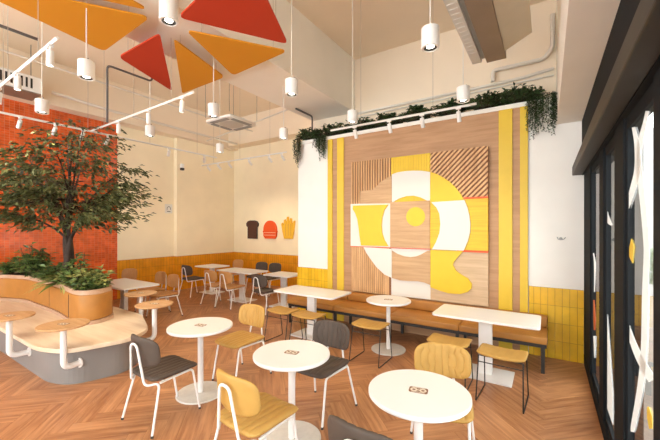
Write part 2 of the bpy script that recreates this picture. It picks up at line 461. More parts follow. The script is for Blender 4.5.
swoosh('vinyl_stripe', [(593.6, 253), (595, 265), (594.6, 292)], [.4, .9, .4], 'decal', W1)
swoosh('vinyl_curl', [(594, 300), (594.6, 318), (594.6, 330)], [.4, 1, .5], 'decal_orange', W1)
swoosh('vinyl_stripe', [(595, 336), (595.2, 358)], [1.2, .3], 'decal', W1)

# shopfront behind the camera: frames and panes
fr = NB()
for x in (XL, -6.9, -4.7, -2.5, -.3): box(fr, x, x+.1, YF-.1, YF, 0, 5.0)
box(fr, XL, XR, YF-.1, YF, 0, .15); box(fr, XL, XR, YF-.1, YF, 4.9, 5.0)
struct('window_8', fr, M['frame'])
o = obj('pane', B(XL, XR, YF-.055, YF-.045, .15, 4.9), M['glass'], bpy.data.objects['window_8'])
struct('wall_front', B(XL, XR+.3, YF-.1, YF, 5.0, ZC), M['cream_wall'])

# ------------------------------------------------------------------ art wall cladding
art = thing('wall_cladding', 'tall oak wall panelling with yellow vertical stripes behind the bench', 'wall panel', (-1.93, YA, 0))
def par(name, bm, m, root, **k):
    """bm is in world coordinates; root sits at root.location"""
    bmesh.ops.translate(bm, verts=bm.verts, vec=-Vector(root.location)); return obj(name, bm, m, root, **k)
par('oak_panel', B(-3.65, -.235, YA-.02, YA, 0, 3.54), M['wall_oak'], art)
for a, b in ((-3.65, -3.54), (-3.43, -3.28), (-.61, -.43), (-.335, -.235)):
    par('yellow_stripe', B(a, b, YA-.04, YA-.02, 0, 3.54), M['yellow_paint'], art, bevel=.003)

# the relief artwork
AX0, AX1, AX2, AX3 = -3.09, -2.29, -1.605, -.745
AZ0, AZ1, AZ2, AZ3 = .62, 1.455, 2.24, 3.02
YB = YA-.02
aw = thing('relief_artwork', 'square oak, yellow and white relief artwork of nine panels with a large ring', 'artwork', (-1.95, YB, .6))
def onY(x, y, Y):
    u = (x-330)/F_; d = Y/(C_+S_*u); return (d*(-S_+C_*u), Y, 1.81-(y-227)/F_*d)
D0, D1 = .06, .085       # board thickness, mid row thickness
def panel(name, x0, x1, z0, z1, t, m):
    return par(name, B(x0, x1, YB-t, YB, z0, z1), m, aw, bevel=.002)
def shape(name, pts, m, base, t, sm=True):
    """outline points measured on the artwork plane"""
    P = [onY(x, y, YB-base-t) for x, y in pts]
    if sm:
        Q = []
        n = len(P)
        for i in range(n):
            Q.append(Vector(P[i]))
        P = Q
    return par(name, prism(NB(), P, (0, t, 0)), m, aw)
panel('board', AX0, AX1, AZ2, AZ3, D0, M['slat_dark'])
panel('board', AX1, AX2, AZ2, AZ3, D0, M['yellow_board'])
panel('board', AX2, AX3, AZ2, AZ3, D0, M['slat_dark'])
panel('board', AX0, AX1, AZ1, AZ2, D1, M['white_board'])
panel('board', AX1, AX2, AZ1, AZ2, D1, M['white_board'])
panel('board', AX2, AX3, AZ1, AZ2, D1, M['yellow_wave'])
panel('board', AX0, AX1, AZ0, AZ1, D0, M['slat_dark'])
panel('board', AX1, AX2, AZ0, AZ1, D0, M['white_board'])
panel('board', AX2, AX3, AZ0, AZ1, D0, M['board_oak_pale'])
# vertical slats top left, bottom left; ribs top middle; diagonal slats top right
bm = NB(); x = AX0+.01
while x < AX1-.03: box(bm, x, x+.026, YB-D0-.02, YB-D0, AZ2, AZ3); x += .05
par('slats', bm, M['slat_oak'], aw, kind='stuff')
bm = NB(); x = AX0+.01
while x < AX1-.03: box(bm, x, x+.030, YB-D0-.012, YB-D0, AZ0, AZ1); x += .04
par('slats', bm, M['slat_oak'], aw, kind='stuff')
bm = NB(); x = AX1+.01
while x < AX2-.02: box(bm, x, x+.03, YB-D0-.008, YB-D0, AZ2, AZ3); x += .045
par('ribs', bm, M['yellow_board'], aw, kind='stuff')
bm = NB()
def clip_strip(c, hw):
    # strip |(z-AZ2) - (x-AX2) - c| < hw*sqrt2 clipped to the panel
    poly = [(AX2, AZ2), (AX3, AZ2), (AX3, AZ3), (AX2, AZ3)]
    def cut(poly, sgn, k):
        out = []
        f = lambda p: sgn*((p[1]-AZ2)-(p[0]-AX2)-k)
        for i in range(len(poly)):
            a, b = poly[i-1], poly[i]; fa, fb = f(a), f(b)
            if (fa >= 0) != (fb >= 0):
                t = fa/(fa-fb); out.append((a[0]+(b[0]-a[0])*t, a[1]+(b[1]-a[1])*t))
            if fb >= 0: out.append(b)
        return out
    p = cut(poly, 1, c-hw)
    if len(p) >= 3: p = cut(p, -1, c+hw)
    return p
c = -.9
while c < .85:
    p = clip_strip(c, .022)
    if len(p) >= 3: prism(bm, [(q[0], YB-D0-.02, q[1]) for q in p], (0, .02, 0))
    c += .08
par('diagonal_slats', bm, M['slat_oak'], aw, kind='stuff')
# ring and letter-like shapes (outlines measured from the artwork)
shape('ring_piece', [(360.5, 191), (360, 203.7), (391.6, 203.4), (391.6, 176), (386, 178.3), (380, 182.5), (375, 187.6), (372, 190)], M['board_oak'], D0, .03)
shape('ring_piece', [(391.9, 203.2), (391.9, 174.2), (398, 172.2), (406, 171), (414, 170.6), (422, 170.8), (430, 172), (430, 203), (426, 200), (420, 197.2), (413, 195.6), (406, 196), (400, 198), (395, 200.6)], M['white_board'], D0, .03)
shape('ring_piece', [(430.2, 201.5), (430.2, 171.8), (437, 174), (444, 177.8), (450, 182), (456, 188), (460, 193), (464, 199.6)], M['yellow_board'], D0, .03)
shape('yellow_body', [(353, 205.6), (387.8, 204.6), (384, 210), (381.9, 217.5), (381.2, 225), (381.8, 233), (384, 240), (387.9, 246.2), (361, 245.4), (359.6, 237), (358.5, 228), (357.2, 219), (355, 213), (352.6, 209)], M['yellow_board'], D1, .03)
par('oak_square', B(AX1, AX2, YB-D1-.02, YB-D1, AZ1+.005, AZ2-.0), M['board_oak'], aw)
bm = NB(); rc = .128; cx, _, cz = onY(415.5, 216.7, YB-D1-.024)
prism(bm, [(cx+rc*1.25*math.cos(a*PI/24), YB-D1-.026, cz+rc*1.25*math.sin(a*PI/24)) for a in range(48)], (0, .006, 0))
par('yellow_disc', bm, M['yellow_board'], aw)
shape('ring_piece', [(431.2, 202.2), (464.3, 200), (467.5, 208), (469.4, 216), (470.3, 224), (470, 232), (468, 240.5), (463.5, 250.6), (432, 249.3), (436, 242), (439.4, 233), (440.3, 224), (439.4, 214), (436.5, 207.6)], M['white_board'], D1, .03)
shape('ring_piece', [(363.5, 247), (391.6, 249), (391.6, 277.8), (384.5, 274.6), (376.6, 267.3), (370, 258.4), (366, 252.5)], M['white_board'], D0, .03)
shape('ring_piece', [(391.9, 251), (397, 254), (403.6, 256.4), (410, 257.2), (416, 256.4), (421, 254.5), (427, 251), (430.2, 250.2), (430.2, 285), (424, 282.5), (417, 281.2), (408, 281), (400, 280.4), (391.9, 278)], M['board_oak'], D0, .03)
shape('yellow_tail', [(430.4, 249.8), (463.2, 251), (458, 256.6), (454, 261.5), (452.6, 265), (455.8, 270.7), (461, 274.6), (467.7, 278.4), (471.7, 284), (471.4, 288.6), (467.7, 292), (459.8, 294.2), (448.6, 293.4), (440, 290.8), (430.4, 287.2)], M['yellow_board'], D0, .03)
# vermilion undersides of the middle row
par('red_edge', B(AX0, AX2, YB-D1-.004, YB-.0, AZ1-.012, AZ1-.0005), M['red_edge'], aw)
par('red_edge', B(AX2+.42, AX3, YB-D1-.004, YB, AZ1-.03, AZ1-.0005), M['red_edge'], aw)
par('red_edge', B(AX2, AX3, YB-D1-.004, YB, AZ2+.0005, AZ2+.025), M['red_edge'], aw)

# small coat hook and wall plates
h = thing('wall_hook', 'small chrome double hook screwed to the white wall right of the artwork', 'hook', (.15, YA, 1.65))
obj('plate', lathe(NB(), [(0, 0), (.02, 0), (.02, .008), (0, .008)]), M['grey_grille'], h).rotation_euler = (R(90), 0, 0)
obj('prong', tube(NB(), fillet([(-.04, -.01, .02), (-.03, -.05, -.01), (.03, -.05, -.01), (.05, -.03, .02)], .02), .006), M['grey_grille'], h)
s = thing('wall_notice', 'small square notice with a dark symbol on the cream wall beside the column', 'sign', (XL, 5.46, 2.33))
obj('board', B(0, .012, -.11, .11, -.13, .13), M['white_board'], s, bevel=.003)
bm = NB(); box(bm, .012, .015, -.05, .05, -.09, -.07); lathe(bm, [(0, 0), (.03, 0)], (0, 0, 0), 4); 
tube(bm, fillet([(.014, -.05, -.03), (.014, -.05, .03), (.014, 0, .07), (.014, .05, .03), (.014, .05, -.03)], .03), .006)
obj('symbol', bm, M['foot'], s)
cam_ = thing('security_camera', 'small white and black camera high on the cream column', 'camera', (XC, 5.76, 3.52))
obj('body', B(0, .07, -.05, .05, .0, .12), M['white_metal'], cam_, bevel=.01)
obj('lens', B(.0, .08, -.05, .05, -.07, 0), M['black_plastic'], cam_, bevel=.01)

# ------------------------------------------------------------------ wall plaques
def plaque(name, label, x, z, pts, m, extra=None):
    t = thing(name, label, 'wall decoration', (x, YI, z))
    obj('board', prism(NB(), [(a, -.05, b) for a, b in pts], (0, .055, 0)), m, t)
    return t
bread = [(-.20, -.27), (.20, -.27), (.20, .08), (.25, .12), (.26, .19), (.20, .26), (.1, .285), (-.1, .285), (-.20, .26), (-.26, .19), (-.25, .12), (-.20, .08)]
t = plaque('bread_plaque', 'dark brown bread slice plaque, leftmost on the back wall', -7.99, 1.72, bread, M['bread'])
obj('crust_edge', prism(NB(), [(a*1.06, -.045, b*1.06) for a, b in bread], (0, .03, 0)), M['black_plastic'], t)
bun = [(-.27, -.02)]+[(-.27*math.cos(a*PI/14), .02+.27*math.sin(a*PI/14)) for a in range(15)]+[(.27, -.02), (.30, -.05), (.27, -.09), (.27, -.19), (.20, -.27), (-.20, -.27), (-.27, -.19), (-.27, -.09), (-.30, -.05)]
t = plaque('burger_plaque', 'red burger shaped plaque between the bread and chips plaques', -7.22, 1.72, bun, M['bun'])
bm = NB(); box(bm, -.24, .24, -.055, -.05, -.09, -.075); box(bm, -.24, .24, -.055, -.05, -.17, -.155); obj('filling_lines', bm, M['plaque_line'], t)
fr_ = [(-.17, -.28), (.15, -.28), (.20, -.05), (.24, .26), (.19, .24), (.15, .08), (.11, .33), (.06, .33), (.03, .10), (-.01, .38), (-.06, .37), (-.08, .10), (-.13, .30), (-.18, .28), (-.17, .06), (-.24, .20), (-.28, .16), (-.23, -.08)]
t = plaque('chips_plaque', 'amber plaque shaped like a packet of chips, beside the white column', -6.47, 1.74, fr_, M['fries'])
bm = NB()
for a in (-.1, 0, .1): box(bm, a-.006, a+.006, -.053, -.05, -.2, .16)
obj('groove_lines', bm, M['mustard'], t)

# ------------------------------------------------------------------ tables
def medallion(parent, z):
    p = rounded_poly([(-.05, -.032), (.05, -.032), (.05, .032), (-.05, .032)], .015)
    o = obj('table_medallion', prism(NB(), [(v.x, v.y, z) for v in p], (0, 0, .0015)), M['medal'], parent)
    bm = NB()
    for (x, y, r1) in ((-.024, 0, .019), (.024, 0, .019)):
        lathe(bm, [(r1*.5, z+.0015), (r1, z+.0015), (r1, z+.0022), (r1*.5, z+.0022), (r1*.5, z+.0015)], (x, y, 0), 16)
    box(bm, -.006, .006, -.004, .004, z+.0015, z+.0022)
    box(bm, -.035, .035, .022, .027, z+.0015, z+.0022); box(bm, -.035, .035, -.027, -.022, z+.0015, z+.0022)
    i = obj('inlay', bm, M['medal_pale'], o)
    o.rotation_euler = (0, 0, R(12)); o.scale = (1.2, 1.2, 1)
    return o

def round_table(label, loc, r=.325, base=.25):
    t = thing('round_table', label, 'table', loc, 0, 'round white pedestal tables')
    obj('tabletop', lathe(NB(), [(0, .71), (r-.006, .71), (r, .716), (r, .735), (r-.004, .74), (0, .74)], n=72), M['white_top'], t, smooth=True)
    obj('pedestal', lathe(NB(), [(.0, .01), (.03, .01), (.03, .70), (.09, .702), (.09, .71), (0, .71)]), M['white_metal'], t, smooth=True)
    obj('base', lathe(NB(), [(0, 0), (base-.005, 0), (base, .004), (base, .014), (base-.004, .018), (0, .018)], n=64), M['base_stone'], t, smooth=True)
    medallion(t, .74)
    return t
round_table('round white table nearest the camera, a mustard chair tucked in behind it', (-.71, 2.15, 0))
rt = [((-1.83, 2.21, 0), 'round white table between the near mustard chair and a charcoal chair'),
      ((-3.17, 2.28, 0), 'round white table beside the charcoal chair near the planter bench'),
      ((-1.97, 4.60, 0), 'round white table standing at the middle of the long wall bench')]
for l, s_ in rt: round_table(s_, l, r=.325 if l[0] > -3 else .335)

def rect_table(label, loc, w, d, rz=0, group=None):
    t = thing('rectangular_table', label, 'table', loc, rz, group)
    P = rounded_poly([(-w/2, -d/2), (w/2, -d/2), (w/2, d/2), (-w/2, d/2)], .05)
    obj('tabletop', prism(NB(), [(v.x, v.y, .71) for v in P], (0, 0, .028)), M['white_top'], t, bevel=.003)
    obj('pedestal', B(-.075, .075, -.035, .035, .01, .71), M['white_metal'], t, bevel=.006)
    bw = min(.30, w*.36)
    obj('base', B(-bw, bw, -.22, .22, 0, .02), M['white_metal'], t, bevel=.004)
    return t
rect_table('white rectangular table at the left end of the wall bench', (-3.31, 4.52, 0), 1.20, .62, group='white rectangular tables')
rect_table('white rectangular table at the right end of the wall bench', (-.64, 4.48, 0), 1.15, .62, group='white rectangular tables')
rect_table('pale rectangular table beside the white column, a charcoal chair before it', (-5.05, 5.82, 0), .75, .62, group='white rectangular tables')
rect_table('pale rectangular table at the middle of the back bay, tan chairs before it', (-6.35, 5.75, 0), 1.22, .62, group='white rectangular tables')
rect_table('pale rectangular table in the far corner against the yellow tiles', (-7.80, 5.98, 0), .75, .62, group='white rectangular tables')
rect_table('pale rectangular table just behind the planter bench', (-6.78, 3.20, 0), 1.32, .66, group='white rectangular tables')

# ------------------------------------------------------------------ chairs (template faces +Y)
def make_chair(colname, m, label, ch=7):
    t = thing('dining_chair', label, 'chair')
    def sshape(p):
        y = p.y; z = p.z
        z -= .018*max(0, (y-.12)/.1)**2*.5 if y > .12 else 0
        z += .012*(abs(p.x)/.22)**2
        return Vector((p.x*(1-.04*(y+.21)/.42+.02), y+.01, z+.452))
    obj('seat', pad(.44, .47, .05, ch, shape=sshape, depth=.010, nx=84), m, t, smooth='full')
    def bshape(p):
        # pad lies in x,y(->height),z(->thickness); stand it up, curve around the sitter
        x, h, th = p.x, p.y, p.z
        yy = -.225 - .10*(h/.14)*.18 + -.005+.055*(x/.22)**2
        return Vector((x, yy+th, .69+h))
    obj('backrest', pad(.45, .27, .04, ch+1, shape=bshape, depth=.010, nx=96, ny=34, corner=.27), m, t, smooth='full')
    r = .0105
    rear = [(-.255, -.26, .012), (-.205, -.17, .40), (-.205, -.15, .425), (-.14, -.235, .405), (-.095, -.265, .43), (-.052, -.268, .60), (-.048, -.262, .735),
            (.048, -.262, .735), (.052, -.268, .60), (.095, -.265, .43), (.14, -.235, .405), (.205, -.15, .425), (.205, -.17, .40), (.255, -.26, .012)]
    rear = [rear[0], (-.208, -.165, .425), (-.115, -.25, .40), (-.05, -.285, .765), (.05, -.285, .765), (.115, -.25, .40), (.208, -.165, .425), rear[-1]]
    obj('back_frame', tube(NB(), fillet(rear, .05, 6), r), M['white_metal'], t, smooth=True)
    for s in (-1, 1):
        P = [(s*.195, -.16, .423), (s*.185, .165, .423), (s*.185, .26, .012)]
        P = [(s*.205, -.16, .423), (s*.18, .18, .423), (s*.19, .255, .012)]
        o = obj('leg', tube(NB(), fillet(P, .04, 5), r), M['white_metal'], t, smooth=True)
        for q in ((s*.255, -.26), (s*.19, .255)):
            obj('foot', lathe(NB(), [(0, 0), (.012, 0), (.012, .02), (0, .02)], (q[0], q[1], 0), 12), M['foot'], t)
    for x, y in ((.2, -.12), (.183, .13)): obj('cross_bar', tube(NB(), [(-x, y, .423), (x, y, .423)], .008), M['white_metal'], t, smooth=True)
    return t
ch_must = make_chair('mustard', M['mustard'], 'mustard channel-padded chair with white legs, nearest chair, seen from behind')
ch_char = make_chair('charcoal', M['charcoal'], 'charcoal padded chair with white legs left of the leftmost round white table')
ch_tan = make_chair('tan', M['tan_chair'], 'tan chair with white legs, left one of the pair before the back bay table')
G1 = 'padded chairs at the round tables'; G2 = 'padded chairs at the back tables'
ch_must.location = (-1.77, 1.75, 0); ch_must.rotation_euler.z = R(-4); ch_must['group'] = G1
dup(ch_must, (-3.12, 2.80, 0), PI, 'mustard chair behind the leftmost round white table, seat towards the camera', G1)
dup(ch_must, (-.69, 2.66, 0), PI+.26, 'mustard chair behind the nearest round table, its channelled back showing', G1)
ch_char.location = (-3.095, 1.825, 0); ch_char.rotation_euler.z = R(0); ch_char['group'] = G1
dup(ch_char, (-1.88, 2.72, 0), PI, 'charcoal chair behind the middle round white table', G1)
dup(ch_char, (-.78, 1.70, 0), -.05, 'charcoal chair back cut off by the bottom edge of the photo', G1)
ch_tan.location = (-6.50, 5.12, 0); ch_tan['group'] = G2
dup(ch_tan, (-6.03, 5.16, 0), 0, 'tan chair, right one of the pair before the back bay table', G2)
dup(ch_char, (-7.85, 5.42, 0), 0, 'charcoal chair at the far corner table by the tiled wall', G2)
dup(ch_char, (-5.05, 5.22, 0), 0, 'charcoal chair before the table next to the white column', G2)
dup(ch_char, (-6.72, 6.62, 0), PI, 'charcoal chair behind the back bay table, left of two', G2)
dup(ch_char, (-6.22, 6.62, 0), PI, 'charcoal chair behind the back bay table, right of two', G2)
dup(ch_tan, (-7.80, 6.72, 0), PI, 'tan chair behind the far corner table', G2)
dup(ch_tan, (-8.22, 3.85, 0), PI+.3, 'tan chair against the yellow tiles at the mosaic wall end', G2)
dup(ch_tan, (-7.15, 3.93, 0), PI-.1, 'tan chair behind the table at the planter, left of the pair', G2)
dup(ch_tan, (-6.52, 3.83, 0), PI-.1, 'tan chair behind the table at the planter, right of the pair', G2)
dup(ch_tan, (-7.15, 2.84, 0), 0, 'tan chair between the planter greenery and the pale table', G2)

# ------------------------------------------------------------------ stools
def make_stool(label):
    t = thing('low_stool', label, 'stool', (0, 0, 0), 0, 'black sled stools with mustard seats')
    def ss(p):
        return Vector((p.x, p.y, p.z+.475+.022*(abs(p.x)/.23)**2.2))
    obj('seat', pad(.46, .34, .038, 7, shape=ss, depth=.004, corner=.11), M['mustard'], t, smooth='full')
    r = .0065
    for s in (-1, 1):
        P = [(s*.205, -.14, .462), (s*.215, -.22, .0075), (s*.215, .22, .0075), (s*.205, .14, .462)]
        obj('sled_leg', tube(NB(), fillet(P, .02, 4), r, 8), M['black_metal'], t, smooth=True)
    for y in (-.155, .155): obj('cross_bar', tube(NB(), [(-.207, y, .40), (.207, y, .40)], r*.8, 8), M['black_metal'], t, smooth=True)
    for y in (-.14, .14): obj('seat_rail', tube(NB(), [(-.205, y, .462), (.205, y, .462)], r, 8), M['black_metal'], t, smooth=True)
    return t
st = make_stool('mustard stool on black sled legs in front of the round bench table')
st.location = (-2.02, 4.12, 0)
dup(st, (-.40, 3.94, 0), R(-3), 'mustard stool nearest the window, at the right rectangular table')
dup(st, (-.96, 4.02, 0), 0, 'mustard stool half hidden behind the mustard chair by the right rectangular table')
dup(st, (-3.52, 4.05, 0), 0, 'mustard stool left of the pair at the left rectangular bench table')
dup(st, (-3.02, 4.05, 0), 0, 'mustard stool right of the pair at the left rectangular bench table')

# ------------------------------------------------------------------ wall bench
bn = thing('wall_bench', 'long tan leather bench on black legs along the art wall', 'bench', (-2.1, 5.15, 0))
bx0, bx1 = -4.15, 0.0
nseg = 4; L_ = (bx1-bx0)/nseg
for i in range(nseg):
    a = bx0+i*L_; b = a+L_
    par('seat_cushion', B(a+.002, b-.002, 4.86, 5.44, .36, .45), M['tan'], bn, bevel=.018, segs=3, smooth=True)
    par('backrest', B(a+.002, b-.002, 5.36, 5.50, .452, .60), M['tan'], bn, bevel=.018, segs=3, smooth=True)
bm = NB(); box(bm, bx0+.02, bx1-.01, 4.88, 4.92, .315, .358); box(bm, bx0+.02, bx1-.01, 5.42, 5.46, .315, .358)
for i in range(nseg*2+1):
    x = bx0+.03+i*(bx1-bx0-.08)/(nseg*2)
    box(bm, x, x+.035, 4.92, 5.42, .318, .356)
par('frame', bm, M['black_metal'], bn)
for i in range(nseg+1):
    x = bx0+.03+i*(bx1-bx0-.10)/nseg
    for y in (4.88, 5.42):
        par('leg', B(x, x+.04, y, y+.04, 0, .315), M['black_metal'], bn)

# ------------------------------------------------------------------ planter bench
pb = thing('planter_bench', 'curved planter bench with grey base, pale wood seat and tan leather back', 'bench', (-6.4, 2.1, 0))
def outline(off):
    # seat outline, nose at +X, seen from above; off = inset
    P = [(-9.0, 1.15), (-4.75, 1.30), (-4.36, 1.42), (-4.24, 2.05), (-4.28, 2.45), (-4.75, 2.78), (-9.0, 2.95)]
    P = [(-9.02, .2), (-8.3, .2), (-8.1, 1.35), (-4.84, 1.35), (-4.46, 1.50), (-4.28, 2.10), (-4.50, 2.44), (-5.3, 2.76), (-9.02, 2.80)]
    Q = []
    n = len(P)
    cx = 0
    for i in range(n):
        a, b, c = Vector(P[i-1]), Vector(P[i]), Vector(P[(i+1) % n])
        e1 = (b-a).normalized(); e2 = (c-b).normalized()
        n1 = Vector((-e1.y, e1.x)); n2 = Vector((-e2.y, e2.x))
        m_ = (n1+n2); m_ = m_/max(.3, (m_.length_squared/2))
        Q.append(b+m_*off)
    return [(v.x, v.y) for v in fillet([Vector((q[0], q[1], 0)) for q in Q], .16, 6, closed=True)]
def slab(pts, z0, z1): return prism(NB(), [(x, y, z0) for x, y in pts], (0, 0, z1-z0))
par('base', slab(outline(.11), 0, .40), M['grey_base'], pb)
par('seat_board', slab(outline(0), .40, .45), M['bench_top'], pb, bevel=.006)
def back_outline(off):
    P = [(-9.02, 1.0), (-8.85, 1.0), (-8.55, 1.85), (-7.9, 2.06), (-6.4, 2.04), (-5.62, 1.95), (-5.38, 1.98), (-5.30, 2.16), (-5.46, 2.44), (-6.0, 2.56), (-9.02, 2.58)]
    n = len(P); Q = []
    for i in range(n):
        a, b, c = Vector(P[i-1]), Vector(P[i]), Vector(P[(i+1) % n])
        e1 = (b-a).normalized(); e2 = (c-b).normalized()
        m_ = Vector((-e1.y, e1.x))+Vector((-e2.y, e2.x)); m_ = m_/max(.3, m_.length_squared/2)
        Q.append(b+m_*off)
    return [(v.x, v.y) for v in fillet([Vector((q[0], q[1], 0)) for q in Q], .22, 7, closed=True)]
par('back_plinth', slab(back_outline(-.012), .45, .50), M['rim_wood'], pb)
par('backrest', slab(back_outline(0), .50, .86), M['tan'], pb, bevel=.02, segs=3, smooth=True)
bm = NB()
ro = back_outline(.015); ri = back_outline(.055)
# rim as a ring wall
n_ = min(len(ro), len(ri))
va = [[bm.verts.new((x, y, z)) for x, y in pts[:n_]] for pts, z in ((ro, .86), (ro, .925), (ri, .925), (ri, .88))]
for a, b in zip(va, va[1:]):
    for i in range(n_): bm.faces.new([a[i], a[(i+1) % n_], b[(i+1) % n_], b[i]])
par('planter_rim', bm, M['rim_wood'], pb)
par('soil', slab(back_outline(.05), .862, .885), M['soil'], pb)
# seams in the leather
def seam(x0, y0):
    bm = NB(); tube(bm, [(x0, y0, .515), (x0, y0, .845)], .004, 6); par('seam', bm, M['charcoal'], pb)
seam(-5.75, 1.962); seam(-6.75, 2.045)

def side_table(label, x, y, ax, ay, z=.735, r=.24):
    """(x,y) top centre; pipe drops beside the bench and turns in to (ax,ay)"""
    t = thing('bench_side_table', label, 'side table', (x, y, 0), 0, 'round oak side tables on bent white pipes')
    obj('tabletop', lathe(NB(), [(0, z-.022), (r-.004, z-.022), (r, z-.016), (r, z-.004), (r-.004, z), (0, z)], n=56), M['side_top'], t, smooth=True)
    dx, dy = ax-x, ay-y
    obj('pipe', tube(NB(), fillet([(0, 0, z-.022), (0, 0, .24), (dx, dy, .24)], .09, 8), .032, 14), M['white_metal'], t, smooth=True)
    d = Vector((dx, dy, 0)).normalized()
    e = Vector((dx, dy, .24))
    obj('flange', tube(NB(), [e-d*.012, e], .055, 20), M['white_metal'], t)
    m_ = medallion(t, z); m_.location.z = 0
    return t
side_table('round oak side table at the left end of the front of the planter bench', -5.47, 1.27, -5.47, 1.46)
side_table('round oak side table at the front corner of the planter bench', -4.50, 1.49, -4.54, 1.66)
side_table('round oak side table behind the planter bench, farther from camera', -5.56, 2.88, -5.52, 2.62)
side_table('round oak side table behind the planter bench, nearer its nose', -4.62, 2.58, -4.70, 2.38)

# ------------------------------------------------------------------ foliage
def leaf_mesh(bm, p, d, n, L, W, fold=.25):
    d = d.normalized(); s = d.cross(n).normalized(); n = s.cross(d)
    a = bm.verts.new(p); m1 = bm.verts.new(p+d*L*.45+n*(-fold*W*.2)); b = bm.verts.new(p+d*L-n*L*.12)
    l = bm.verts.new(p+d*L*.42+s*W*.5+n*W*fold); r = bm.verts.new(p+d*L*.42-s*W*.5+n*W*fold)
    bm.faces.new([a, m1, l]); bm.faces.new([m1, b, l]); bm.faces.new([a, r, m1]); bm.faces.new([m1, r, b])

def rv(rng, s=1): return Vector((rng.gauss(0, s), rng.gauss(0, s), rng.gauss(0, s)))

def tree():
    rng = random.Random(11)
    bx, by, bz = -6.68, 2.28, .87
    t = thing('indoor_tree', 'tall indoor tree with layered dark green leaves rising from the planter', 'tree', (bx, by, bz))
    bark = NB(); fo = NB(); brn = NB()
    def lim(bm, P, r0, r1, n=7):
        K = len(P); tube(bm, P, [r0+(r1-r0)*i/(K-1) for i in range(K)], n)
    # trunk of twisted stems splitting at about 1 m above the soil
    for k in range(3):
        a = k*2.1
        P = [Vector((.035*math.cos(a+i*.35), .035*math.sin(a+i*.35), i*.11)) for i in range(8)]
        lim(bark, P, .052, .042, 9)
    tops = []
    for k in range(19):
        a = k*2.399+.3
        h0 = rng.uniform(.55, .95) if k < 14 else rng.uniform(1.2, 1.7)
        ez = [1.12, 1.3, 1.5, 1.72, 1.95, 2.2, 2.45][k % 7]+rng.uniform(-.08, .08)
        hor = .90*math.sqrt(max(.05, 1-((ez-1.65)/1.1)**2))*rng.uniform(.8, 1.05)
        
        e = Vector((hor*math.cos(a), hor*math.sin(a), ez))
        s_ = Vector((.02*math.cos(a), .02*math.sin(a), h0))
        c1 = s_+Vector((e.x*.22, e.y*.22, (e.z-h0)*.55+.10)); 
        P = [s_*(1-q)**2+c1*2*q*(1-q)+e*q*q for q in [i/9 for i in range(10)]]
        lim(brn, [Vector((0, 0, h0-.3))]+P, .022, .006)
        for i in range(3, 10):
            p = P[i]
            for sgn in (-1, 1):
                out = Vector((e.x, e.y, 0)).normalized(); side = Vector((-out.y, out.x, 0))*sgn
                ln = rng.uniform(.22, .5)*(1-.35*(i-3)/7)
                q = p+(side*.8+out*.5+Vector((0, 0, rng.uniform(-.05, .25))))*ln
                q2 = q+(side*.5+out*.6+Vector((0, 0, -.15)))*ln*.5
                lim(brn, [p, (p+q)/2+Vector((0, 0, .02)), q, q2], .005, .002, 5)
                tops += [(q, out+side*.4), (q2, out+side*.5)]
        tops.append((e, Vector((e.x, e.y, 0)).normalized()))
    P = [Vector((0, 0, .9)), Vector((.03, .02, 1.5)), Vector((-.02, 0, 2.1)), Vector((.02, .0, 2.5))]
    lim(brn, P, .03, .006)
    for i in range(16):
        tops.append((Vector((rng.uniform(-.35, .35), rng.uniform(-.35, .35), rng.uniform(2.15, 2.65))), rv(rng)))
    for c, out in tops:
        if c.z < 1.35 and math.hypot(c.x, c.y) < .42: continue
        out = Vector((out.x, out.y, 0)).normalized()
        for i in range(9):
            o = Vector((rng.gauss(0, .085), rng.gauss(0, .085), rng.gauss(0, .03)))+out*rng.uniform(-.06, .10)
            o.z -= .35*(o.x**2+o.y**2)
            d = (out*.8+Vector((o.x, o.y, 0))*4+Vector((0, 0, -.25))+rv(rng, .25))
            leaf_mesh(fo, c+o, d, Vector((0, 0, 1))+rv(rng, .25), rng.uniform(.075, .125), rng.uniform(.042, .066))
    obj('trunk', bark, M['bark'], t, smooth=True)
    obj('branches', brn, M['bark'], t, smooth=True, kind='stuff')
    obj('foliage', fo, M['leaf_tree'], t, kind='stuff')
tree()

